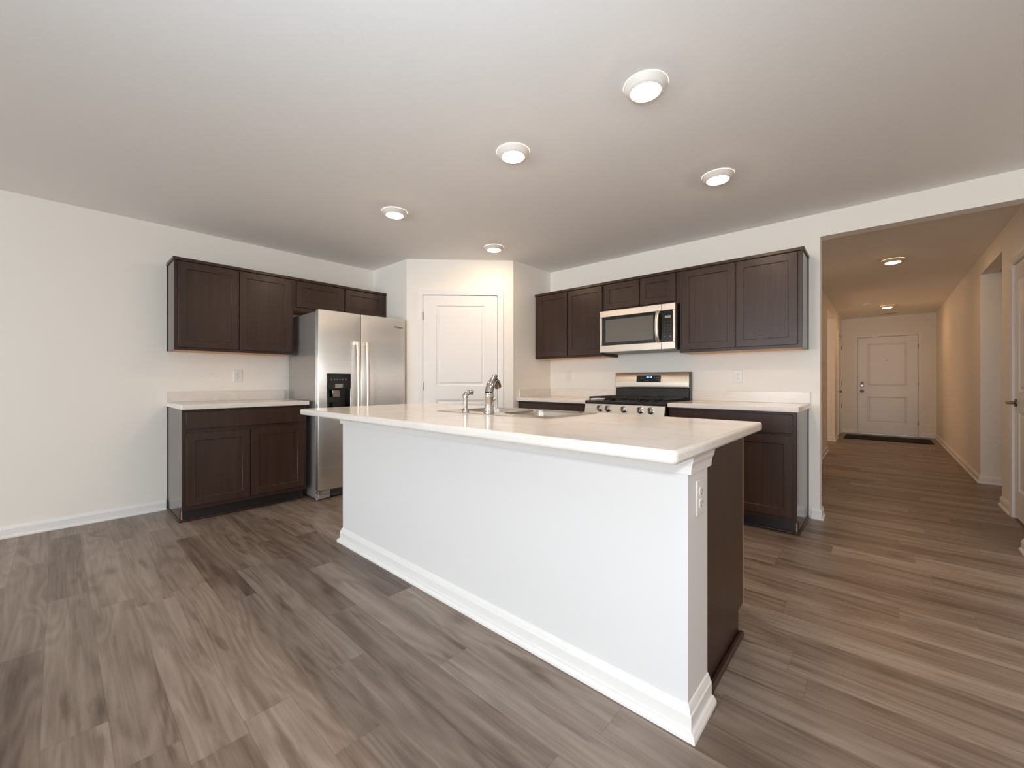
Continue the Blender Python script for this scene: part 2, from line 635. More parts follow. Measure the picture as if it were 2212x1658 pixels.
# living area behind the camera
b = MB()
b.box(-TH, 1.3, YB - TH, YB, 0, H)
b.box(1.3, 3.1, YB - TH, YB, 0, 0.8)
b.box(1.3, 3.1, YB - TH, YB, 2.1, H)
b.box(3.1, 4.3, YB - TH, YB, 0, H)
b.box(4.3, 6.1, YB - TH, YB, 2.05, H)
b.box(6.1, X1 + TH, YB - TH, YB, 0, H)
struct('wall_rear', b, M['wall'], label='white living room wall with patio door and window', cat='wall')
b = MB()
b.box(X1, X1 + TH, YB, -6.1, 0, H)
b.box(X1, X1 + TH, -6.1, -4.3, 0, 0.8)
b.box(X1, X1 + TH, -6.1, -4.3, 2.1, H)
b.box(X1, X1 + TH, -4.3, 0.0, 0, H)
struct('wall_right', b, M['wall'], label='white living room wall with one window', cat='wall')


def win_frame(name, T, u0, u1, v0, v1, w0, label):
    b = MB(T)
    d = 0.05
    b.box(u0, u1, v0, v0 + d, w0, w0 + 0.05)
    b.box(u0, u1, v1 - d, v1, w0, w0 + 0.05)
    b.box(u0, u0 + d, v0, v1, w0, w0 + 0.05)
    b.box(u1 - d, u1, v0, v1, w0, w0 + 0.05)
    b.box((u0 + u1) / 2 - 0.03, (u0 + u1) / 2 + 0.03, v0, v1, w0, w0 + 0.05)
    struct(name, b, M['white'], label=label, cat='window')


win_frame('window_1', lambda u, v, w_: (u, YB - TH + w_, v), 1.3, 3.1, 0.8, 2.1, 0.05, 'white window frame in living room rear wall')
win_frame('door_5', lambda u, v, w_: (u, YB - TH + w_, v), 4.3, 6.1, 0.0, 2.05, 0.05, 'white patio door frame in living room rear wall')
win_frame('window_2', lambda u, v, w_: (X1 + TH - w_, u, v), -6.1, -4.3, 0.8, 2.1, 0.05, 'white window frame in living room side wall')
win_frame('window_3', lambda u, v, w_: (2.2 + w_, u, v), 4.29, 5.29, 0.9, 1.9, 0.02, 'white window frame in side room off the hall')

# ------------------------------------------------------------------ baseboards
BASE_PROF = [(0, 0), (0.022, 0), (0.022, 0.010), (0.017, 0.018), (0.0125, 0.019), (0.0125, 0.062), (0.010, 0.066), (0.006, 0.078), (0.003, 0.083), (0, 0.083)]


def baseboard(name, runs, label, m='white', kind='structure', parent=None, bname=None):
    """runs: (p0, p1, n, ext0, ext1): from p0 to p1 with outward normal n; ext = mitre direction at ends"""
    b = MB()
    for (p0, p1, n, e0, e1) in runs:
        a0, a1, nn = Vector(p0), Vector(p1), Vector(n).normalized()
        d = (a1 - a0).normalized()
        lo, hi = [], []
        for w_, z in BASE_PROF:
            q0 = a0 + nn * w_ - d * (w_ * e0)
            q1 = a1 + nn * w_ + d * (w_ * e1)
            lo.append(b.v(q0.x, q0.y, z))
            hi.append(b.v(q1.x, q1.y, z))
        n_ = len(lo)
        b.f(lo[::-1])
        b.f(hi)
        for i in range(n_):
            b.f([lo[i], lo[(i + 1) % n_], hi[(i + 1) % n_], hi[i]])
    if parent is not None:
        return build(bname or name, b, M[m], parent)
    return struct(name, b, M[m], label=label, cat='baseboard')


baseboard('baseboard_left', [((0, YB), (0, -3.4445), (1, 0), 0, 0)], 'white baseboard along left wall')
baseboard('baseboard_back', [((4.155, 0), (OX0, 0), (0, -1), 0, 1), ((OX0, 0), (OX0, TH), (1, 0), 1, 1), ((OX0, TH), (HL, TH), (0, 1), 1, 0),
                             ((OX1, 0), (X1, 0), (0, -1), 1, 0), ((OX1, 0), (OX1, TH), (-1, 0), 1, 1), ((OX1, TH), (HR, TH), (0, 1), 1, 0)],
          'white baseboard wrapping the ends of the hall opening')
baseboard('baseboard_hall_left', [((HL, TH), (HL, 1.57), (1, 0), 0, 0), ((HL, 2.60), (HL, 4.087), (1, 0), 0, 1), ((HL, 4.087), (HL - TH, 4.087), (0, 1), 1, 0),
                                  ((HL, 5.486), (HL - 1.6, 5.486), (0, -1), 1, 0), ((HL, 5.486), (HL, 6.15), (1, 0), 1, 0)], 'white baseboard along left hall wall')
baseboard('baseboard_hall_right', [((HR, 1.185), (HR, 1.54), (-1, 0), 0, 1), ((HR, 1.54), (HR + TH, 1.54), (0, 1), 1, 0), ((HR, 2.615), (HR + 1.8, 2.615), (0, -1), 1, 0),
                                   ((HR, 2.615), (HR, YE), (-1, 0), 1, 0)], 'white baseboard along right hall wall')
baseboard('baseboard_hall_end', [((HL, YE), (4.14, YE), (0, -1), 0, 0), ((5.18, YE), (HR, YE), (0, -1), 0, 0)], 'white baseboard beside the front door')
baseboard('baseboard_pantry', [((PQ[0], -0.66), (PQ[0], PQ[1]), (1, 0), 0, 0)], 'white baseboard on pantry corner')


# ------------------------------------------------------------------ doors
MOULD = [(0.0, 0.0), (0.010, 0.007), (0.024, 0.009), (0.034, 0.004), (0.040, 0.003)]


def casing(parent, u0, u1, top, wd=0.06, thick=0.014, depth=0.10):
    """frame around an opening, front at w=0 plus thickness, jambs behind"""
    b = MB(FD)
    prof = [(0, 0), (0, thick * 0.55), (wd * 0.25, thick * 0.75), (wd * 0.7, thick), (wd, thick), (wd, 0)]
    g = 0.006
    for sgn, u in ((-1, u0 - g), (1, u1 + g)):
        lo = [b.v(u + sgn * p_, 0.0, q) for p_, q in prof]
        hi = [b.v(u + sgn * p_, top + g + p_, q) for p_, q in prof]
        n_ = len(prof)
        b.f(lo)
        b.f(hi)
        for i in range(n_):
            b.f([lo[i], lo[(i + 1) % n_], hi[(i + 1) % n_], hi[i]])
    lo = [b.v(u0 - g - p_, top + g + p_, q) for p_, q in prof]
    hi = [b.v(u1 + g + p_, top + g + p_, q) for p_, q in prof]
    b.f(lo)
    b.f(hi)
    for i in range(len(prof)):
        j = (i + 1) % len(prof)
        b.f([lo[i], lo[j], hi[j], hi[i]])
    # jambs
    b.box(u0 - 0.008, u0 - 0.003, 0, top + 0.008, -depth, 0.0)
    b.box(u1 + 0.003, u1 + 0.008, 0, top + 0.008, -depth, 0.0)
    b.box(u0 - 0.008, u1 + 0.008, top + 0.003, top + 0.008, -depth, 0.0)
    return build('door_frame', b, M['white'], parent, local=True)


def door_leaf(parent, W_, top, panels, w1=-0.004, w0=-0.040, name='door_leaf', z0=0.012, m='white'):
    return build(name, MB(FD).panel_slab(0, W_, z0, top, w0, w1, panels, MOULD), M[m], parent, local=True)


def hinge(parent, u, z):
    b = MB(FD)
    b.lathe([(0.006, -0.045), (0.006, 0.045)], (u, z, 0.006), (0, 1, 0), 12)
    b.box(u - 0.010, u + 0.010, z - 0.045, z + 0.045, -0.004, 0.002)
    return build('hinge', b, M['nickel'], parent, local=True)


def knob(parent, u, z, name='door_knob'):
    b = MB(FD)
    b.lathe([(0.032, 0), (0.032, 0.004), (0.024, 0.010), (0.012, 0.014), (0.011, 0.032), (0.020, 0.038), (0.027, 0.050), (0.026, 0.060), (0.016, 0.067), (0.0, 0.068)],
            (u, z, -0.004), (0, 0, 1), 24)
    return build(name, b, M['nickel'], parent, local=True, smooth=True)


# pantry door
pd = thing('door_1', 'white two panel pantry door on the diagonal wall', 'door', diag(0.179, 0, 0), PANG, kind='structure')
casing(pd, 0.0, 0.813, 2.047)
door_leaf(pd, 0.813, 2.045, [(0.142, 0.675, 1.053, 1.935), (0.142, 0.675, 0.23, 0.90)])
hinge(pd, -0.004, 1.819); hinge(pd, -0.004, 1.05); hinge(pd, -0.004, 0.25)
knob(pd, 0.748, 0.915)
# front door at the end of the hall
fd = thing('door_2', 'white two panel front door at the end of the hall', 'door', (FX0 + 0.005, YE, 0), 0, kind='structure')
casing(fd, 0.0, 0.91, 2.022, wd=0.055)
door_leaf(fd, 0.91, 2.02, [(0.155, 0.755, 1.0, 1.885), (0.155, 0.755, 0.245, 0.78)], w1=-0.02, w0=-0.06, z0=0.02)
build('threshold', MB(FD).box(-0.003, 0.913, 0.0, 0.018, -0.10, 0.012), M['nickel'], fd, local=True)
hinge(fd, 0.914, 1.80); hinge(fd, 0.914, 1.05); hinge(fd, 0.914, 0.27)
kp = build('keypad_lock', MB(FD).box(0.042, 0.097, 0.985, 1.095, -0.02, 0.006), M['nickel'], fd, local=True, bevel=0.006)
build('keypad_face', MB(FD).box(0.050, 0.089, 1.035, 1.090, 0.005, 0.010), M['black'], kp, local=True, bevel=0.002)
knob(fd, 0.068, 0.90)
b = MB(FD)
b.lathe([(0.011, 0), (0.011, 0.003), (0.006, 0.005), (0.0, 0.005)], (0.455, 1.535, -0.0165), (0, 0, 1), 20)
build('peephole', b, M['glint'], fd, local=True)
# closet door on the left of the hall, beside the front door (hinged at the far side), seen nearly edge on
ld = thing('door_3', 'white closet door on the left hall wall beside the front door', 'door', (HL, 6.235, 0), math.pi / 2, kind='structure')
casing(ld, 0.0, 0.905, 2.04, wd=0.055)
door_leaf(ld, 0.905, 2.035, [(0.13, 0.775, 1.02, 1.91), (0.13, 0.775, 0.24, 0.86)])
hinge(ld, 0.909, 1.81); hinge(ld, 0.909, 1.05); hinge(ld, 0.909, 0.58)
knob(ld, 0.065, 0.90)
# door on the left of the hall nearest the kitchen (only its knob clears the opening)
ld2 = thing('door_4', 'white door on left hall wall nearest the kitchen', 'door', (HL, 1.66, 0), math.pi / 2, kind='structure')
casing(ld2, 0.0, 0.86, 2.04, wd=0.055)
door_leaf(ld2, 0.86, 2.035, [(0.13, 0.73, 1.02, 1.91), (0.13, 0.73, 0.24, 0.86)])
knob(ld2, 0.80, 0.90)
# door on the right of the hall, cut by the frame, with a lever handle
rd = thing('door_6', 'white panel door at right edge of the picture with lever handle', 'door', (HR, 1.105, 0), -math.pi / 2, kind='structure')
casing(rd, 0.0, 0.81, 2.035, wd=0.058, thick=0.016)
door_leaf(rd, 0.81, 2.03, [(0.125, 0.685, 1.02, 1.905), (0.125, 0.685, 0.24, 0.86)], z0=0.02)
b = MB(FD)
b.lathe([(0.032, 0), (0.032, 0.006), (0.026, 0.012), (0.013, 0.014), (0.012, 0.05), (0.0, 0.052)], (0.062, 0.93, -0.004), (0, 0, 1), 24)
hs = build('handle_rose', b, M['nickel'], rd, local=True, smooth=True)
b = MB(FD)
b.tube([(0.055, 0.93, 0.044), (0.080, 0.932, 0.047), (0.115, 0.934, 0.049), (0.150, 0.931, 0.048), (0.172, 0.926, 0.044)], [0.010, 0.0105, 0.009, 0.009, 0.006], 14)
build('lever_handle', b, M['nickel'], rd, local=True, smooth=True)


# ------------------------------------------------------------------ cabinets
SHAKER = [(0.0005, 0.0075), (0.002, 0.0085), (0.004, 0.0085)]


def shaker(b, u0, u1, v0, v1, w0, w1, fr=0.057):
    b.panel_slab(u0, u1, v0, v1, w0, w1, [(u0 + fr, u1 - fr, v0 + fr, v1 - fr)], SHAKER)
    return b


def cab_root(name, T, u0, u1, v0, depth, label, cat, group):
    a, c = T((u0 + u1) / 2, v0, depth / 2), None
    return thing(name, label, cat, a, 0, group)


def upper_cabinet(T, u0, u1, v0, v1, doors, label, group, open_side=None, trim_ends=(0, 0)):
    face = 0.298
    t = cab_root('wall_cabinet', T, u0, u1, v0, face, label, 'wall cabinet', group)
    b = MB(T)
    # carcass: closed box whose floor sits up inside the side panels, plus a face frame
    b.box(u0, u0 + 0.015, v0, v1 - 0.02, 0.0015, face - 0.019)
    b.box(u1 - 0.015, u1, v0, v1 - 0.02, 0.0015, face - 0.019)
    b.box(u0 + 0.015, u1 - 0.015, v1 - 0.035, v1 - 0.02, 0.0015, face - 0.019)
    b.box(u0 + 0.015, u1 - 0.015, v0 + 0.035, v1 - 0.035, 0.0015, 0.010)
    st = 0.040
    b.box(u0, u0 + st, v0, v1 - 0.02, face - 0.019, face)
    b.box(u1 - st, u1, v0, v1 - 0.02, face - 0.019, face)
    b.box(u0 + st, u1 - st, v0, v0 + st, face - 0.019, face)
    b.box(u0 + st, u1 - st, v1 - 0.02 - st, v1 - 0.02, face - 0.019, face)
    for i in range(len(doors) - 1):
        m_ = (doors[i][1] + doors[i + 1][0]) / 2
        b.box(m_ - 0.02, m_ + 0.02, v0 + st, v1 - 0.02 - st, face - 0.019, face)
    build('carcass', b, M['wood'], t)
    for s_, u in ((0, u0), (1, u1)):
        if trim_ends[s_]:
            sg = -1 if s_ == 0 else 1
            a0, a1 = sorted((u + sg * 0.0003, u + sg * 0.004))
            build('side_panel', MB(T).box(a0, a1, v0, v1 - 0.027, 0.022, face - 0.001), M['woodside'], t)
            a0, a1 = sorted((u + sg * 0.0003, u + sg * 0.008))
            build('scribe_strip', MB(T).box(a0, a1, v0, v1 - 0.027, 0.0015, 0.0215), M['wood'], t)
    build('bottom_panel', MB(T).box(u0 + 0.0155, u1 - 0.0155, v0 - 0.0005, v0 + 0.010, 0.0015, face - 0.0195), M['maple'], t)
    for d in doors:
        build('door', shaker(MB(T), d[0], d[1], d[2], d[3], face + 0.001, face + 0.020), M['wood'], t, bevel=0.0015, seg=1)
    # flat moulding round the top
    e0, e1 = trim_ends
    b = MB(T)
    b.box(u0 - 0.012 * e0, u1 + 0.012 * e1, v1 - 0.026, v1, face + 0.0005, face + 0.016)
    if e0:
        b.box(u0 - 0.012, u0 - 0.0005, v1 - 0.026, v1, 0.0015, face + 0.0005)
    if e1:
        b.box(u1 + 0.0005, u1 + 0.012, v1 - 0.026, v1, 0.0015, face + 0.0005)
    build('top_trim', b, M['wood'], t, bevel=0.003)
    return t


def base_cabinet(T, u0, u1, doors, drawers, label, group, shoe_sides=(0, 0), body_top=0.882):
    face = 0.600
    t = cab_root('base_cabinet', T, u0, u1, 0.0, face, label, 'base cabinet', group)
    b = MB(T)
    b.box(u0, u0 + 0.016, 0.105, body_top, 0.0015, face - 0.019)
    b.box(u1 - 0.016, u1, 0.105, body_top, 0.0015, face - 0.019)
    # side panels run to the floor behind the recessed toe kick
    b.box(u0, u0 + 0.016, 0.0, 0.105, 0.0015, 0.515)
    b.box(u1 - 0.016, u1, 0.0, 0.105, 0.0015, 0.515)
    b.box(u0 + 0.016, u1 - 0.016, 0.105, body_top, 0.0015, 0.012)
    b.box(u0 + 0.016, u1 - 0.016, 0.105, 0.121, 0.012, face - 0.019)
    st = 0.040
    b.box(u0, u0 + st, 0.105, body_top, face - 0.019, face)
    b.box(u1 - st, u1, 0.105, body_top, face - 0.019, face)
    b.box(u0 + st, u1 - st, 0.105, 0.105 + st, face - 0.019, face)
    b.box(u0 + st, u1 - st, body_top - st, body_top, face - 0.019, face)
    b.box(u0 + st, u1 - st, 0.695, 0.735, face - 0.019, face)
    for i in range(len(doors) - 1):
        m_ = (doors[i][1] + doors[i + 1][0]) / 2
        b.box(m_ - 0.02, m_ + 0.02, 0.105 + st, 0.695, face - 0.019, face)
    build('carcass', b, M['wood'], t)
    build('toe_kick', MB(T).box(u0 + 0.0162, u1 - 0.0162, 0.0, 0.1045, 0.505, 0.515), M['wooddark'], t)
    for d in doors:
        build('door', shaker(MB(T), d[0], d[1], d[2], d[3], face + 0.001, face + 0.020), M['wood'], t, bevel=0.0015, seg=1)
    for d in drawers:
        build('drawer_front', MB(T).box(d[0], d[1], d[2], d[3], face + 0.001, face + 0.020), M['wood'], t, bevel=0.003)
    b = MB(T)
    b.box(u0 - 0.012 * shoe_sides[0], u1 + 0.012 * shoe_sides[1], 0.0, 0.018, 0.5155, 0.5275)
    build('shoe_molding', b, M['wood'], t, bevel=0.006)
    for s_, u in ((0, u0), (1, u1)):
        if shoe_sides[s_]:
            b = MB(T)
            sg = -1 if s_ == 0 else 1
            a0, a1 = sorted((u + sg * 0.0005, u + sg * 0.012))
            b.box(a0, a1, 0.0, 0.018, 0.0015, 0.515)
            build('shoe_molding', b, M['wood'], t, bevel=0.006)
            a0, a1 = sorted((u + sg * 0.0003, u + sg * 0.004))
            pn_ = MB(T)
            pn_.box(a0, a1, 0.0185, 0.1045, 0.022, 0.5145)
            pn_.box(a0, a1, 0.105, body_top - 0.001, 0.022, face - 0.001)
            build('side_panel', pn_, M['woodside'], t)
            a0, a1 = sorted((u + sg * 0.0003, u + sg * 0.008))
            build('scribe_strip', MB(T).box(a0, a1, 0.0185, body_top - 0.001, 0.0015, 0.0215), M['wood'], t)
            a0, a1 = sorted((u, u - sg * 0.016))
            build('veneer_edge', MB(T).box(a0 + 0.004, a1 - 0.004, 0.019, 0.104, 0.5152, 0.5165), M['edge'], t)
    return t


GL = 'dark wall cabinets beside and above the refrigerator'
upper_cabinet(FA, -3.432, -2.5255, 1.3587, 2.118, [(-3.411, -2.985, 1.383, 2.085), (-2.979, -2.547, 1.383, 2.085)],
              'dark brown two door wall cabinet above the left counter', GL, trim_ends=(1, 0))
upper_cabinet(FA, -2.5245, -1.516, 1.797, 2.118, [(-2.498, -2.022, 1.832, 2.085), (-2.003, -1.545, 1.832, 2.085)],
              'short dark brown wall cabinet above the stainless refrigerator', GL)
GR = 'dark wall cabinets along the range wall'
upper_cabinet(FB, 1.5455, 2.4535, 1.3587, 2.118, [(1.600, 2.004, 1.383, 2.085), (2.014, 2.437, 1.383, 2.085)],
              'dark brown wall cabinet left of the microwave beside the pantry', GR)
upper_cabinet(FB, 2.4545, 3.2165, 1.8105, 2.118, [(2.462, 2.836, 1.832, 2.085), (2.848, 3.187, 1.832, 2.085)],
              'short dark brown wall cabinet above the microwave', GR)
upper_cabinet(FB, 3.2175, 4.130, 1.3587, 2.118, [(3.246, 3.672, 1.383, 2.085), (3.682, 4.099, 1.383, 2.085)],
              'dark brown wall cabinet right of the microwave nearest the hall', GR, trim_ends=(0, 1))

base_cabinet(FA, -3.430, -2.520, [(-3.411, -2.981, 0.138, 0.698), (-2.975, -2.545, 0.138, 0.698)], [(-3.411, -2.545, 0.733, 0.865)],
             'dark brown base cabinet with one wide drawer left of the refrigerator', 'dark base cabinets along the walls', shoe_sides=(1, 0))
base_cabinet(FB, 1.5455, 2.448, [(1.575, 1.99, 0.138, 0.698), (1.998, 2.43, 0.138, 0.698)], [(1.575, 2.43, 0.733, 0.865)],
             'dark brown base cabinet left of the range, mostly behind the island', 'dark base cabinets along the walls')
base_cabinet(FB, 3.232, 4.130, [(3.251, 3.675, 0.138, 0.712), (3.683, 4.113, 0.138, 0.712)], [(3.251, 4.113, 0.731, 0.865)],
             'dark brown base cabinet right of the range beside the hall opening', 'dark base cabinets along the walls', shoe_sides=(0, 1))

# ------------------------------------------------------------------ wall countertops
CT, CB = 0.921, 0.883


def worktop(T, u0, u1, label, splash_u=None, side=None):
    t = thing('countertop', label, 'countertop', T((u0 + u1) / 2, CB, 0.32), 0, 'pale laminate countertops along the walls')
    build('slab', MB(T).box(u0, u1, CB, CT, 0.0015, 0.638), M['counter'], t, bevel=0.006, seg=3)
    s0, s1 = splash_u or (u0, u1)
    build('backsplash', MB(T).box(s0, s1, CT + 0.0003, 1.013, 0.0015, 0.020), M['counter'], t, bevel=0.002)
    if side is not None:
        build('side_splash', MB(T).box(side[0], side[1], CT + 0.0003, 1.013, 0.0205, 0.598), M['counter'], t, bevel=0.002)
    return t


worktop(FA, -3.442, -2.507, 'pale laminate countertop left of the refrigerator')
worktop(FB, 1.5425, 2.4525, 'pale laminate countertop left of the range by the pantry', side=(1.5425, 1.561))
worktop(FB, 3.2340, 4.149, 'pale laminate countertop right of the range by the hall')

# ------------------------------------------------------------------ island
BX0, BX1, BY0, BY1 = 1.818, 4.124, -2.755, -2.564
isl = thing('kitchen_island', 'white kitchen island base with dark wood right end panel', 'kitchen island', ((BX0 + BX1) / 2, -2.4, 0))
build('half_wall', MB().box(BX0, BX1, BY0, BY1, 0, CB), M['islandwhite'], isl)
IW = [(0, 0), (0.030, 0), (0.029, 0.010), (0.022, 0.022), (0.0145, 0.024), (0.0145, 0.068), (0.011, 0.072), (0.008, 0.082), (0.004, 0.092), (0, 0.095)]
old = BASE_PROF
BASE_PROF = IW
baseboard('b', [((BX0, BY1), (BX0, BY0), (-1, 0), 0, 1), ((BX0, BY0), (BX1, BY0), (0, -1), 1, 1), ((BX1, BY0), (BX1, BY1), (1, 0), 1, 0)], None, parent=isl, bname='baseboard')
BASE_PROF = old
# moulding under the worktop, wrapping the half wall
CP = [(0.0, 0.812), (0.0135, 0.812), (0.0145, 0.826), (0.016, 0.838), (0.022, 0.852), (0.025, 0.868), (0.026, 0.8825), (0.0, 0.8825)]
b = MB()
for (p0, p1, n, e0, e1) in [((BX0, BY1), (BX0, BY0), (-1, 0), 0, 1), ((BX0, BY0), (BX1, BY0), (0, -1), 1, 1), ((BX1, BY0), (BX1, BY1), (1, 0), 1, 0)]:
    k_ = 1.0
    a0, a1, nn = Vector(p0), Vector(p1), Vector(n)
    d = (a1 - a0).normalized()
    lo = [b.v(*((a0 + nn * w_ * k_ - d * w_ * k_ * e0).to_tuple()), z) for w_, z in CP]
    hi = [b.v(*((a1 + nn * w_ * k_ + d * w_ * k_ * e1).to_tuple()), z) for w_, z in CP]
    b.f(lo[::-1]); b.f(hi)
    for i in range(len(CP)):
        j = (i + 1) % len(CP)
        b.f([lo[i], lo[j], hi[j], hi[i]])
build('counter_molding', b, M['white'], isl)
EX = 4.112
b = MB()
b.prism([(BY1 + 0.0005, 0.0), (-2.098, 0.0), (-2.098, 0.110), (-2.024, 0.110), (-2.024, CB), (BY1 + 0.0005, CB)], EX - 0.016, EX, order='bca')
build('end_panel', b, M['wood'], isl)
build('lit_frame_edge', MB().box(EX - 0.019, EX - 0.0002, -2.0238, -2.009, 0.110, CB - 0.001), M['edge'], isl)  # pale colour stands in for lamp light caught on the dark wood
build('veneer_edge', MB().box(EX - 0.014, EX - 0.002, -2.0975, -2.096, 0.020, 0.109), M['edge'], isl)
b = MB()
b.box(EX + 0.0005, EX + 0.021, BY1 + 0.031, -2.085, 0, 0.024)
build('shoe_molding', b, M['wood'], isl, bevel=0.006)
# cabinet side that faces the range
b = MB()
b.box(BX0 + 0.01, 2.545, BY1 + 0.001, -2.036, 0.11, CB - 0.002)
b.box(2.545, 3.40, BY1 + 0.001, -2.036, 0.11, 0.69)
b.box(3.40, EX - 0.0165, BY1 + 0.001, -2.036, 0.11, CB - 0.002)
b.box(BX0 + 0.01, EX - 0.0165, -2.115, -2.105, 0.0, 0.1095)
build('carcass', b, M['wood'], isl)
FK = lambda u, v, w_: (u, w_, v)
x = BX0 + 0.03
for wdt in (0.42, 0.42, 0.60, 0.40, 0.36):
    build('door', shaker(MB(FK), x + 0.005, x + wdt - 0.005, 0.138, 0.70, -2.0355, -2.017), M['wood'], isl)
    build('drawer_front', MB(FK).box(x + 0.005, x + wdt - 0.005, 0.733, 0.865, -2.0355, -2.017), M['wood'], isl)
    x += wdt

# worktop with a cut-out for the sink
IX0, IX1, IY0, IY1 = 1.742, 4.182, -3.010, -1.980
SX0, SX1, SY0, SY1 = 2.585, 3.365, -2.505, -2.055
b = MB()
xs, ys = [IX0, SX0, SX1, IX1], [IY0, SY0, SY1, IY1]
top = {(i, j): b.v(xs[i], ys[j], CT) for i in range(4) for j in range(4)}
bot = {(i, j): b.v(xs[i], ys[j], CB) for i in range(4) for j in range(4)}
for i in range(3):
    for j in range(3):
        if i == 1 and j == 1:
            continue
        b.f([top[i, j], top[i + 1, j], top[i + 1, j + 1], top[i, j + 1]])
        b.f([bot[i, j], bot[i, j + 1], bot[i + 1, j + 1], bot[i + 1, j]])
for k in range(3):
    b.f([top[k, 0], bot[k, 0], bot[k + 1, 0], top[k + 1, 0]])
    b.f([top[k, 3], top[k + 1, 3], bot[k + 1, 3], bot[k, 3]])
    b.f([top[0, k], top[0, k + 1], bot[0, k + 1], bot[0, k]])
    b.f([top[3, k], bot[3, k], bot[3, k + 1], top[3, k + 1]])
for (p_, q) in (((1, 1), (2, 1)), ((2, 1), (2, 2)), ((2, 2), (1, 2)), ((1, 2), (1, 1))):
    b.f([top[p_], top[q], bot[q], bot[p_]])
# round the outer plan corners a little
it = build('island_countertop', b, M['counter'], None)
tag(it, 'large pale laminate island countertop holding the sink and faucet', 'countertop')
me = it.data
bm = bmesh.new(); bm.from_mesh(me)
ed = [e for e in bm.edges if abs(e.verts[0].co.x - e.verts[1].co.x) < 1e-5 and abs(e.verts[0].co.y - e.verts[1].co.y) < 1e-5
      and abs(abs(e.verts[0].co.x) - (IX1 - IX0) / 2) < 1e-3 and abs(abs(e.verts[0].co.y) - (IY1 - IY0) / 2) < 1e-3]
bmesh.ops.bevel(bm, geom=ed, offset=0.018, segments=5, affect='EDGES', profile=0.5)
bm.to_mesh(me); bm.free()
md = it.modifiers.new('bevel', 'BEVEL'); md.width = 0.011; md.segments = 4; md.limit_method = 'ANGLE'; md.angle_limit = math.radians(50)
me.shade_smooth()
me.set_sharp_from_angle(angle=math.radians(40))

# ------------------------------------------------------------------ sink, faucet, sprayer
sk = thing('sink', 'double bowl stainless steel sink set in the island countertop', 'sink', ((SX0 + SX1) / 2, (SY0 + SY1) / 2, CT))


def rrect(x0, x1, y0, y1, r, n=6):
    out = []
    for cx_, cy_, a0 in ((x1 - r, y1 - r, 0), (x0 + r, y1 - r, 90), (x0 + r, y0 + r, 180), (x1 - r, y0 + r, 270)):
        for i in range(n + 1):
            a = math.radians(a0 + 90.0 * i / n)
            out.append((cx_ + r * math.cos(a), cy_ + r * math.sin(a)))
    return out


def bowl(bx0, bx1, by0, by1, depth):
    b = MB()
    prev = None
    z = CT + 0.0035
    for ins, dz, r in ((0.0, 0.0, 0.06), (0.004, -0.002, 0.058), (0.007, -0.012, 0.055), (0.012, -depth * 0.8, 0.05), (0.022, -depth * 0.95, 0.045), (0.05, -depth, 0.04)):
        ring = [b.v(px, py, z + dz) for px, py in rrect(bx0 + ins, bx1 - ins, by0 + ins, by1 - ins, r)]
        if prev:
            for i in range(len(ring)):
                j = (i + 1) % len(ring)
                b.f([prev[i], prev[j], ring[j], ring[i]])
        prev = ring
    b.f(prev)
    o = build('bowl', b, M['sink'], sk, smooth=True)
    sd = o.modifiers.new('sheet', 'SOLIDIFY'); sd.thickness = 0.0012; sd.offset = 1.0
    bb = MB()
    bb.lathe([(0.0, 0.0), (0.045, 0.0), (0.043, 0.003), (0.030, 0.001), (0.0, 0.0008)], ((bx0 + bx1) / 2, (by0 + by1) / 2, z - depth + 0.0016), (0, 0, 1), 24, cap=False)
    build('drain', bb, M['chrome'], sk, smooth=True)


bowl(2.612, 2.965, -2.425, -2.075, 0.17)
bowl(2.990, 3.345, -2.425, -2.075, 0.17)
# rim plate with two holes: ring strips round each bowl
b = MB()
R0x, R1x, R0y, R1y = 2.566, 3.385, -2.525, -2.035
zt = CT + 0.0037
for (u0, u1, v0, v1) in ((R0x, R1x, R0y, -2.4245), (R0x, R1x, -2.0755, R1y), (R0x, 2.6125, -2.4245, -2.0755), (2.9645, 2.9905, -2.4245, -2.0755), (3.3445, R1x, -2.4245, -2.0755)):
    b.box(u0, u1, v0, v1, CT + 0.0003, zt)
# fill the corner gaps between square hole and rounded bowl
for (bx0, bx1) in ((2.612, 2.965), (2.990, 3.345)):
    rr = rrect(bx0, bx1, -2.425, -2.075, 0.06)
    n = 7
    for q, (cx_, cy_) in enumerate(((bx1, -2.075), (bx0, -2.075), (bx0, -2.425), (bx1, -2.425))):
        c0 = b.v(cx_, cy_, zt)
        pts = [b.v(px, py, zt) for px, py in rr[q * n:(q + 1) * n]]
        for i in range(n - 1):
            b.f([c0, pts[i], pts[i + 1]])
build('rim', b, M['sink'], sk)

FXc, FYc = 2.951, -2.463
Z0 = CT + 0.004
fc = thing('faucet', 'chrome single handle faucet standing behind the island sink', 'faucet', (FXc, FYc, Z0))
b = MB()
b.lathe([(0.030, 0), (0.030, 0.006), (0.0265, 0.010), (0.0255, 0.03), (0.0245, 0.083), (0.0265, 0.086), (0.0265, 0.090), (0.0245, 0.092), (0.0245, 0.104), (0.0262, 0.106), (0.0262, 0.110), (0.024, 0.112)],
        (FXc, FYc, Z0), (0, 0, 1), 32)
build('faucet_body', b, M['chrome'], fc, smooth=True)
dx, dy = -0.50, 0.866
sp = []
for s_, z, r in ((0.000, 0.108, 0.0250), (0.010, 0.128, 0.0252), (0.026, 0.149, 0.0245), (0.050, 0.166, 0.0225), (0.082, 0.177, 0.0200), (0.110, 0.180, 0.0180)):
    sp.append(((FXc + dx * s_, FYc + dy * s_, Z0 + z), r))
b = MB()
b.tube([q[0] for q in sp], [q[1] for q in sp], 20)
build('spout', b, M['chrome'], fc, smooth=True)
b = MB()
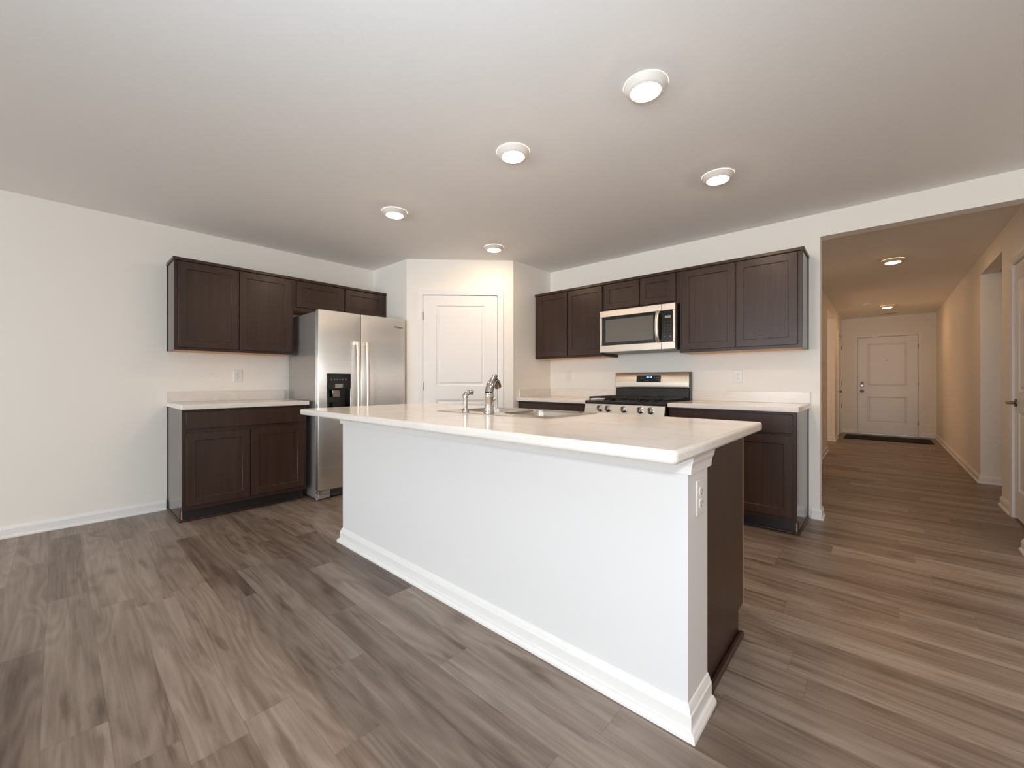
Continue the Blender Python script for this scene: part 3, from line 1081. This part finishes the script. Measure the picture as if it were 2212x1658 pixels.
hd = [(0.110, 0.181, 0.0172), (0.128, 0.178, 0.0195), (0.150, 0.168, 0.0215), (0.168, 0.152, 0.0220), (0.176, 0.140, 0.0200)]
b.tube([(FXc + 0.012 * i / 4 + dx * s_, FYc + dy * s_, Z0 + z) for i, (s_, z, r) in enumerate(hd)], [r for s_, z, r in hd], 20)
build('spray_head', b, M['nickel'], fc, smooth=True)
b = MB()
b.tube([(FXc - 0.004, FYc + 0.020, Z0 + 0.166), (FXc - 0.010, FYc + 0.035, Z0 + 0.186), (FXc - 0.012, FYc + 0.052, Z0 + 0.200), (FXc - 0.010, FYc + 0.068, Z0 + 0.208)], [0.0115, 0.0125, 0.0135, 0.0105], 14)
build('lever', b, M['chrome'], fc, smooth=True)
b = MB()
b.lathe([(0.009, 0), (0.010, 0.006), (0.007, 0.012), (0.0, 0.013)], (FXc + 0.022, FYc + 0.012, Z0 + 0.078), (0.85, 0.5, 0), 16)
build('side_button', b, M['chrome'], fc, smooth=True)
SXc, SYc = 2.775, -2.480
sr = thing('side_sprayer', 'small chrome side sprayer left of the faucet', 'sprayer', (SXc, SYc, Z0))
b = MB()
b.lathe([(0.021, 0), (0.021, 0.004), (0.017, 0.012), (0.014, 0.020)], (SXc, SYc, Z0), (0, 0, 1), 24)
build('base_ring', b, M['chrome'], sr, smooth=True)
b = MB()
b.tube([(SXc, SYc, Z0 + 0.012), (SXc, SYc, Z0 + 0.045), (SXc - 0.001, SYc, Z0 + 0.075), (SXc - 0.003, SYc - 0.002, Z0 + 0.090), (SXc + 0.002, SYc + 0.006, Z0 + 0.104),
        (SXc + 0.004, SYc + 0.024, Z0 + 0.112), (SXc + 0.003, SYc + 0.040, Z0 + 0.112)],
       [0.0105, 0.0130, 0.0150, 0.0165, 0.0150, 0.0125, 0.0125], 18)
build('handle', b, M['chrome'], sr, smooth=True)
b = MB()
b.lathe([(0.0125, 0), (0.0145, 0.003), (0.0145, 0.012), (0.011, 0.014)], (SXc + 0.003, SYc + 0.036, Z0 + 0.112), (-0.1, 1, -0.1), 18)
build('nozzle', b, M['nickel'], sr, smooth=True)

# ------------------------------------------------------------------ refrigerator
FY0, FY1, FT = -2.470, -1.545, 1.764
rf = thing('refrigerator', 'stainless steel side by side refrigerator with black dispenser', 'refrigerator', (0.35, (FY0 + FY1) / 2, 0))
build('body', MB().box(0.012, 0.668, FY0 + 0.004, FY1 - 0.004, 0.012, FT - 0.012), M['steelside'], rf, bevel=0.006)
SPL = -2.054


def fridge_door(y0, y1, hole=None):
    """gently bowed door front; hole leaves the dispenser niche open"""
    b = MB()
    n = 12
    z0, z1 = 0.092, FT
    hy0, hy1, hz0, hz1 = hole if hole else (None, None, None, None)
    ys_ = [y0 + (y1 - y0) * i / n for i in range(n + 1)]
    zs_ = [z0, z1]
    if hole:
        ys_ = sorted(set([y for y in ys_ if abs(y - hy0) > 0.012 and abs(y - hy1) > 0.012] + [hy0, hy1]))
        zs_ = [z0, hz0, hz1, z1]

    def fx(y):
        t_ = (y - (y0 + y1) / 2) / ((y1 - y0) / 2)
        return 0.748 - 0.010 * t_ * t_ - (0.004 if abs(t_) > 0.999 else 0)
    F_ = {(i, j): b.v(fx(y), y, z) for i, y in enumerate(ys_) for j, z in enumerate(zs_)}
    I, J = len(ys_) - 1, len(zs_) - 1
    for i in range(I):
        for j in range(J):
            if hole and hy0 - 1e-6 <= ys_[i] and ys_[i + 1] <= hy1 + 1e-6 and j == 1:
                continue
            b.f([F_[i, j], F_[i + 1, j], F_[i + 1, j + 1], F_[i, j + 1]])
    xb = 0.676
    a, c, d, e = b.v(xb, y0, z0), b.v(xb, y1, z0), b.v(xb, y1, z1), b.v(xb, y0, z1)
    b.f([a, e, d, c])
    b.f([F_[i, 0] for i in range(I + 1)] + [c, a])
    b.f([F_[i, J] for i in range(I + 1)] + [d, e])
    b.f([F_[0, j] for j in range(J + 1)] + [e, a])
    b.f([F_[I, j] for j in range(J + 1)] + [d, c])
    if hole:
        # niche
        ii = [i for i, y in enumerate(ys_) if hy0 - 1e-6 <= y <= hy1 + 1e-6]
        k0, k1, k2, k3 = b.v(0.690, hy0, hz0), b.v(0.690, hy1, hz0), b.v(0.690, hy1, hz1), b.v(0.690, hy0, hz1)
        b.f([F_[i, 1] for i in ii] + [k1, k0])
        b.f([F_[i, 2] for i in ii] + [k2, k3])
        b.f([F_[ii[0], 1], F_[ii[0], 2], k3, k0])
        b.f([F_[ii[-1], 1], F_[ii[-1], 2], k2, k1])
        b.f([k0, k1, k2, k3])
    return b


dl = build('freezer_door', fridge_door(FY0, SPL - 0.003, (-2.390, -2.166, 0.800, 1.172)), M['steel'], rf, bevel=0.004, seg=2)
dr = build('fresh_food_door', fridge_door(SPL + 0.003, FY1), M['steel'], rf, bevel=0.004, seg=2)


def fridge_handle(y, par):
    b = MB()
    pts, rr = [], []
    n = 16
    for i in range(n + 1):
        t_ = i / n
        z = 0.46 + (1.485 - 0.46) * t_
        bow = math.sin(math.pi * t_)
        pts.append((0.770 + 0.030 * bow ** 0.6, y, z))
        rr.append(0.0125)
    b.tube(pts, rr, 12, flat=1.45)
    for z in (0.470, 1.475):
        b.box(0.740, 0.772, y - 0.014, y + 0.014, z - 0.018, z + 0.018)
    return build('handle', b, M['handle'], par, smooth=True)


fridge_handle(-2.104, dl)
fridge_handle(-2.006, dr)
# dispenser
dp = build('water_dispenser', MB().box(0.7395, 0.749, -2.392, -2.164, 1.030, 1.174), M['black'], rf, bevel=0.003)
b = MB()
b.box(0.691, 0.694, -2.389, -2.167, 0.801, 1.029)
b.box(0.694, 0.744, -2.3885, -2.384, 0.801, 1.029)
b.box(0.694, 0.744, -2.172, -2.1675, 0.801, 1.029)
build('dispenser_niche', b, M['black'], rf)
b = MB()
b.box(0.694, 0.7465, -2.384, -2.172, 0.801, 0.812)
b.box(0.694, 0.742, -2.330, -2.272, 0.812, 0.90)
build('drip_tray', b, M['blackmatte'], rf, bevel=0.002)
b = MB()
b.box(0.735, 0.752, -2.318, -2.243, 1.040, 1.076)
build('ice_chute', b, M['grey'], dp, bevel=0.003)
b = MB()
b.prism([(-2.338, 1.020), (-2.268, 1.020), (-2.263, 0.950), (-2.330, 0.950)], 0.715, 0.735, order='bca')
build('dispenser_paddle', b, M['nickel'], rf, bevel=0.004)
for i, y in enumerate((-2.352, -2.324, -2.297, -2.270, -2.243, -2.212)):
    b = MB()
    b.box(0.7488, 0.7496, y - 0.006, y + 0.006, 1.118, 1.122)
    b.box(0.7488, 0.7496, y - 0.004, y + 0.002, 1.111, 1.115)
    build('control_mark', b, M['grey'], dp)
# base grille, hinge
b = MB()
b.box(0.660, 0.715, FY0 + 0.012, FY0 + 0.12, 0.010, 0.050)
b.box(0.664, 0.722, FY0 + 0.020, FY0 + 0.12, 0.052, 0.087)
build('base_cover', b, M['steelside'], rf, bevel=0.004)
b = MB()
b.box(0.64, 0.700, FY0 + 0.121, FY1 - 0.012, 0.020, 0.034)
b.box(0.64, 0.700, FY0 + 0.121, FY1 - 0.012, 0.066, 0.082)
b.box(0.64, 0.690, FY0 + 0.121, FY1 - 0.012, 0.034, 0.066)
build('base_grille', b, M['darkgrey'], rf)
b = MB()
b.lathe([(0.012, 0), (0.012, 0.03)], (0.722, FY0 + 0.012, 0.058), (0, 0, 1), 16)
b.box(0.690, 0.728, FY0 + 0.002, FY0 + 0.022, 0.066, 0.080)
build('hinge', b, M['chrome'], rf)
b = MB()
b.lathe([(0.016, 0), (0.016, 0.008), (0.008, 0.010), (0.008, 0.014)], (0.655, FY0 + 0.03, 0.0), (0, 0, 1), 16)
build('leveling_foot', b, M['plastic'], rf)


def text(name, s, size, loc, rot, m, parent, ext=0.0006, shear=0.0):
    c = bpy.data.curves.new(name, 'FONT')
    c.body = s
    c.size = size
    c.extrude = ext
    c.shear = shear
    c.align_x = 'CENTER'
    c.align_y = 'CENTER'
    c.materials.append(m)
    tmp = bpy.data.objects.new(name, c)
    COL.objects.link(tmp)
    bpy.context.view_layer.update()
    me_ = bpy.data.meshes.new_from_object(tmp.evaluated_get(bpy.context.evaluated_depsgraph_get()))
    bpy.data.objects.remove(tmp)
    bpy.data.curves.remove(c)
    o = bpy.data.objects.new(name, me_)
    COL.objects.link(o)
    o.parent = parent
    r, off = parent, Vector((0, 0, 0))
    while r is not None:
        off += Vector(r.location)
        r = r.parent
    o.location = Vector(loc) - off
    o.rotation_euler = rot
    return o


text('door_badge', 'Whirlpool', 0.026, (0.7462, -1.635, 1.675), (math.pi / 2, 0, math.pi / 2), M['darkgrey'], rf, shear=0.2)

# ------------------------------------------------------------------ microwave
MX0, MX1, MZ0, MZ1, MF = 2.4560, 3.2120, 1.392, 1.806, 0.395
mw = thing('microwave', 'stainless over the range microwave with black glass door', 'microwave', ((MX0 + MX1) / 2, -0.2, MZ0))
build('body', MB(FB).box(MX0 + 0.004, MX1 - 0.002, MZ0 + 0.004, MZ1, 0.002, MF - 0.040), M['black'], mw, bevel=0.003)
b = MB(FB)
b.box(MX0 + 0.02, MX1 - 0.02, MZ0 - 0.004, MZ0 + 0.0035, 0.02, MF - 0.06)
build('underside_vent', b, M['grey'], mw)
fr = MB(FB)
fr.box(MX0, 3.0845, 1.742, MZ1 - 0.002, MF - 0.0395, MF)
fr.box(MX0, 3.0845, MZ0, 1.458, MF - 0.0395, MF)
fr.box(MX0, 2.479, 1.458, 1.742, MF - 0.0395, MF)
dm = build('oven_door', fr, M['steelplain'], mw, bevel=0.003)
b = MB(FB)
b.box(2.479, 3.0845, 1.458, 1.742, MF - 0.0395, MF - 0.003)
build('door_glass', b, M['glassframe'], dm)
b = MB(FB)
b.box(2.520, 3.010, 1.488, 1.712, MF - 0.003, MF - 0.0022)
build('window', b, M['glass'], dm)
b = MB(FB)
pts = [(3.060, 1.460 + 0.282 * i / 12, MF + 0.012 + 0.034 * math.sin(math.pi * i / 12) ** 0.7) for i in range(13)]
b.tube(pts, 0.0125, 12, flat=1.3)
b.box(3.046, 3.074, 1.460, 1.480, MF - 0.001, MF + 0.018)
b.box(3.046, 3.074, 1.722, 1.742, MF - 0.001, MF + 0.018)
build('handle', b, M['steelplain'], dm, smooth=True)
fr = MB(FB)
fr.box(3.0865, MX1, 1.742, MZ1 - 0.002, MF - 0.0395, MF)
fr.box(3.0865, MX1, MZ0, 1.458, MF - 0.0395, MF)
fr.box(3.190, MX1, 1.458, 1.742, MF - 0.0395, MF)
cp = build('control_panel', fr, M['steelplain'], mw, bevel=0.003)
build('control_glass', MB(FB).box(3.0865, 3.190, 1.458, 1.742, MF - 0.0395, MF - 0.003), M['glassframe'], cp)
build('display', MB(FB).box(3.118, 3.172, 1.672, 1.694, MF - 0.003, MF - 0.002), M['grey'], cp)
for r_ in range(5):
    for c_ in range(3):
        u, v = 3.113 + c_ * 0.026, 1.635 - r_ * 0.026
        build('keypad_mark', MB(FB).box(u, u + 0.013, v, v + 0.004, MF - 0.003, MF - 0.0024), M['darkgrey'], cp)
for u in (3.116, 3.164):
    build('keypad_mark', MB(FB).box(u, u + 0.008, 1.500, 1.508, MF - 0.003, MF - 0.0024), M['grey'], cp)

# ------------------------------------------------------------------ range
RX0, RX1 = 2.4570, 3.2250
rg = thing('range', 'stainless gas range with black cooktop between the countertops', 'stove', ((RX0 + RX1) / 2, -0.34, 0))
build('body', MB(FB).box(RX0 + 0.004, RX1 - 0.004, 0.02, 0.895, 0.02, 0.64), M['blackmatte'], rg)
od = build('oven_door', MB(FB).box(RX0 + 0.004, RX1 - 0.004, 0.235, 0.790, 0.642, 0.680), M['steelplain'], rg, bevel=0.004)
build('oven_window', MB(FB).box(RX0 + 0.13, RX1 - 0.13, 0.36, 0.66, 0.680, 0.682), M['glassframe'], od)
b = MB(FB)
b.tube([(RX0 + 0.06, 0.745, 0.725), (RX1 - 0.06, 0.745, 0.725)], 0.012, 12)
b.box(RX0 + 0.07, RX0 + 0.095, 0.735, 0.755, 0.680, 0.720)
b.box(RX1 - 0.095, RX1 - 0.07, 0.735, 0.755, 0.680, 0.720)
build('door_handle', b, M['steelplain'], od)
build('storage_drawer', MB(FB).box(RX0 + 0.004, RX1 - 0.004, 0.06, 0.230, 0.642, 0.678), M['steelplain'], rg, bevel=0.004)
b = MB(FB)
b.prism([(0.642, 0.800), (0.690, 0.800), (0.672, 0.892), (0.642, 0.892)], RX0 + 0.002, RX1 + 0.0045, order='cba')
pn = build('control_panel', b, M['steelplain'], rg, bevel=0.003)
for u in (2.622, 2.706, 2.863, 3.018, 3.112):
    b = MB(FB)
    ax = (0, 0.19, 0.98)
    o3 = (u, 0.850, 0.681)
    b.lathe([(0.030, 0.0), (0.030, 0.005), (0.024, 0.007), (0.023, 0.030), (0.019, 0.034), (0.0, 0.035)], o3, ax, 24)
    kb = build('knob', b, M['chrome'], pn, smooth=True)
    b = MB(FB)
    b.box(u - 0.005, u + 0.005, 0.838, 0.876, 0.712, 0.726)
    build('grip', b, M['darkgrey'], kb, bevel=0.002)
# cooktop
b = MB(FB)
b.box(RX0, RX1 + 0.004, 0.893, 0.920, 0.075, 0.678)
build('cooktop', b, M['blackmatte'], rg, bevel=0.006)
for (cx_, cy_, r_) in ((2.63, 0.50, 0.048), (2.63, 0.24, 0.040), (3.05, 0.50, 0.048), (3.05, 0.24, 0.036), (2.84, 0.37, 0.055)):
    b = MB()
    b.lathe([(r_ + 0.012, 0), (r_ + 0.012, 0.006), (r_, 0.008), (r_, 0.016), (r_ - 0.006, 0.020), (0, 0.021)], (cx_, -cy_, 0.920), (0, 0, 1), 28)
    build('burner', b, M['castiron'], rg, smooth=True)
for (g0, g1) in ((RX0 + 0.022, 2.700), (2.706, 2.976), (2.982, RX1 - 0.022)):
    b = MB(FB)
    zt0, zt1 = 0.944, 0.956
    bw = 0.011
    for u in (g0, g1 - bw):
        b.box(u, u + bw, zt0 - 0.006, zt1, 0.125, 0.635)
    for w_ in (0.125, 0.25, 0.374, 0.50, 0.624):
        b.box(g0 + bw, g1 - bw, zt0, zt1, w_, w_ + bw)
    m_ = (g0 + g1) / 2
    b.box(m_ - bw / 2, m_ + bw / 2, zt0 + 0.001, zt1 + 0.001, 0.136, 0.624)
    for u in (g0, g1 - bw):
        for w_ in (0.125, 0.624):
            b.box(u, u + bw, 0.9205, zt0 - 0.006, w_, w_ + bw)
    build('grate', b, M['castiron'], rg, bevel=0.002, seg=1)
# backguard
b = MB(FB)
b.prism([(0.022, 0.90), (0.074, 0.90), (0.074, 0.93), (0.060, 1.035), (0.022, 1.035)], RX0 + 0.004, RX1 - 0.006, order='cba')
build('vent_riser', b, M['blackmatte'], rg, bevel=0.002)
for u0, u1 in ((RX0 + 0.06, RX0 + 0.20), (RX1 - 0.22, RX1 - 0.05)):
    build('vent_slot', MB(FB).box(u0, u1, 1.020, 1.030, 0.0615, 0.066), M['black'], rg)
b = MB(FB)
b.prism([(0.022, 1.0355), (0.082, 1.0355), (0.086, 1.05), (0.066, 1.186), (0.058, 1.194), (0.022, 1.194)], RX0, RX1, order='cba')
bgd = build('backguard', b, M['steelplain'], rg, bevel=0.006, seg=3)
build('backguard_end_cap', MB(FB).box(RX1 + 0.0005, RX1 + 0.008, 0.905, 1.192, 0.022, 0.072), M['darkgrey'], rg, bevel=0.002)


def bgw(v):          # front surface of the sloped backguard
    return 0.086 - (v - 1.05) / (1.186 - 1.05) * 0.020


b = MB(FB)
b.prism([(bgw(1.094) - 0.002, 1.094), (bgw(1.094) + 0.0015, 1.094), (bgw(1.160) + 0.0015, 1.160), (bgw(1.160) - 0.002, 1.160)], 2.700, 2.952, order='cba')
dsp = build('clock_panel', b, M['glassframe'], rg)
b = MB(FB)
v0, v1 = 1.134, 1.150
for u in (2.806, 2.820, 2.838, 2.852):
    b.prism([(bgw(v0) + 0.0015, v0), (bgw(v0) + 0.0022, v0), (bgw(v1) + 0.0022, v1), (bgw(v1) + 0.0015, v1)], u, u + 0.010, order='cba')
build('clock_digits', b, M['blue'], dsp)
for u, v in ((2.720, 1.112), (2.745, 1.128), (2.790, 1.108), (2.815, 1.108), (2.880, 1.138), (2.905, 1.138), (2.905, 1.120), (2.930, 1.138), (2.930, 1.118), (2.930, 1.103)):
    b = MB(FB)
    b.prism([(bgw(v) + 0.0015, v), (bgw(v) + 0.0021, v), (bgw(v + 0.004) + 0.0021, v + 0.004), (bgw(v + 0.004) + 0.0015, v + 0.004)], u, u + 0.012, order='cba')
    build('touch_key', b, M['grey'], dsp)

# ------------------------------------------------------------------ ceiling lights
LG = 'round recessed ceiling lights'


def make_light(loc, label, hall=False):
    t = thing('ceiling_light', label, 'ceiling light', loc, 0, LG)
    b = MB()
    b.lathe([(0.0965, -0.0003), (0.0965, -0.006), (0.090, -0.014), (0.078, -0.026), (0.071, -0.031), (0.066, -0.031), (0.066, -0.020)], (0, 0, 0), (0, 0, 1), 48, cap=False)
    build('trim_ring', b, M['trimring'], t, local=True, smooth=True)
    b = MB()
    b.lathe([(0.0655, -0.026), (0.058, -0.034), (0.040, -0.040), (0.0, -0.043)], (0, 0, 0), (0, 0, 1), 48, cap=False)
    build('lens', b, M['lens_hall' if hall else 'lens'], t, local=True, smooth=True)
    return t


for (lx, ly, lab, hh) in (
        (3.778, -2.287, 'round ceiling light nearest the camera above the island right end', 0),
        (2.973, -2.287, 'round ceiling light above the middle of the island', 0),
        (1.716, -2.287, 'round ceiling light above the aisle by the refrigerator', 0),
        (3.781, -1.190, 'round ceiling light in front of the wall cabinets near the hall', 0),
        (1.698, -1.150, 'round ceiling light in front of the pantry door', 0),
        (4.670, 2.10, 'round hall ceiling light nearer the kitchen', 1),
        (4.657, 5.78, 'round hall ceiling light near the front door', 1)):
    make_light((lx, ly, H), lab, hh)
# further lights of the same kind behind the camera
for lx, ly in ((6.3, -2.287), (6.3, -1.19)):
    make_light((lx, ly, H), 'round ceiling light over the living area beside the camera', 0)

# ------------------------------------------------------------------ small things on walls and ceiling
OG = 'white wall outlets'


def outlet(loc, rotz, label, switch=False):
    t = thing('light_switch' if switch else 'wall_outlet', label, 'switch' if switch else 'outlet', loc, rotz, None if switch else OG)
    build('cover_plate', MB(FD).box(-0.0355, 0.0355, -0.058, 0.058, 0.0003, 0.006), M['plastic'], t, local=True, bevel=0.003)
    if switch:
        build('rocker', MB(FD).box(-0.016, 0.016, -0.033, 0.033, 0.006, 0.009), M['plastic'], t, local=True, bevel=0.002)
        return t
    for s_ in (-1, 1):
        b = MB(FD)
        cz = s_ * 0.0195
        b.prism([(-0.011, cz - 0.014), (0.011, cz - 0.014), (0.0165, cz - 0.006), (0.0165, cz + 0.006), (0.011, cz + 0.014), (-0.011, cz + 0.014), (-0.0165, cz + 0.006), (-0.0165, cz - 0.006)], 0.006, 0.0085, order='abc')
        rc = build('receptacle', b, M['plastic'], t, local=True)
        b = MB(FD)
        b.box(-0.0075, -0.0055, cz - 0.002, cz + 0.008, 0.0085, 0.0089)
        b.box(0.0055, 0.0075, cz - 0.002, cz + 0.007, 0.0085, 0.0089)
        b.lathe([(0.0028, 0), (0.0028, 0.0004)], (0, cz - 0.008, 0.0085), (0, 0, 1), 12)
        build('slots', b, M['slot'], rc, local=True)
    b = MB(FD)
    b.lathe([(0.003, 0), (0.0028, 0.001), (0, 0.0012)], (0, 0, 0.006), (0, 0, 1), 12)
    build('screw', b, M['nickel'], t, local=True)
    return t


outlet((0, -2.917, 1.155), math.pi / 2, 'white outlet on wall above the left counter')
outlet((3.622, 0, 1.145), 0, 'white outlet on wall above counter right of the range')
outlet((BX1, -2.652, 0.720), math.pi / 2, 'white outlet on the white end of the island')
outlet((HR, 3.49, 0.37), -math.pi / 2, 'white outlet low on the right hall wall')
outlet((1.815, 0, 1.163), 0, 'white switch on wall above the counter left of range', switch=True)

dmt = build('doormat', MB().box(4.035, 5.262, 6.13, 6.86, 0.0, 0.012), M['mat'], None, bevel=0.004)
tag(dmt, 'black doormat on the floor in front of the front door', 'doormat')
vt = thing('ceiling_vent', 'white register grille in hall ceiling near the front door', 'vent', (4.67, 6.85, H))
b = MB()
b.box(-0.15, 0.15, -0.075, -0.060, -0.006, -0.0003)
b.box(-0.15, 0.15, 0.060, 0.075, -0.006, -0.0003)
b.box(-0.15, -0.135, -0.060, 0.060, -0.006, -0.0003)
b.box(0.135, 0.15, -0.060, 0.060, -0.006, -0.0003)
build('frame', b, M['white'], vt, local=True)
b = MB()
for i in range(9):
    y = -0.056 + i * 0.0135
    b.box(-0.134, 0.134, y, y + 0.005, -0.005, -0.001)
build('louvers', b, M['grey'], vt, local=True)
b = MB()
b.lathe([(0.0, -0.035), (0.03, -0.034), (0.055, -0.026), (0.062, -0.006), (0.062, -0.0003)], (4.40, 5.25, H), (0, 0, 1), 32)
sd = build('smoke_detector', b, M['plastic'], None, smooth=True)
tag(sd, 'small white smoke detector on hall ceiling', 'smoke detector')
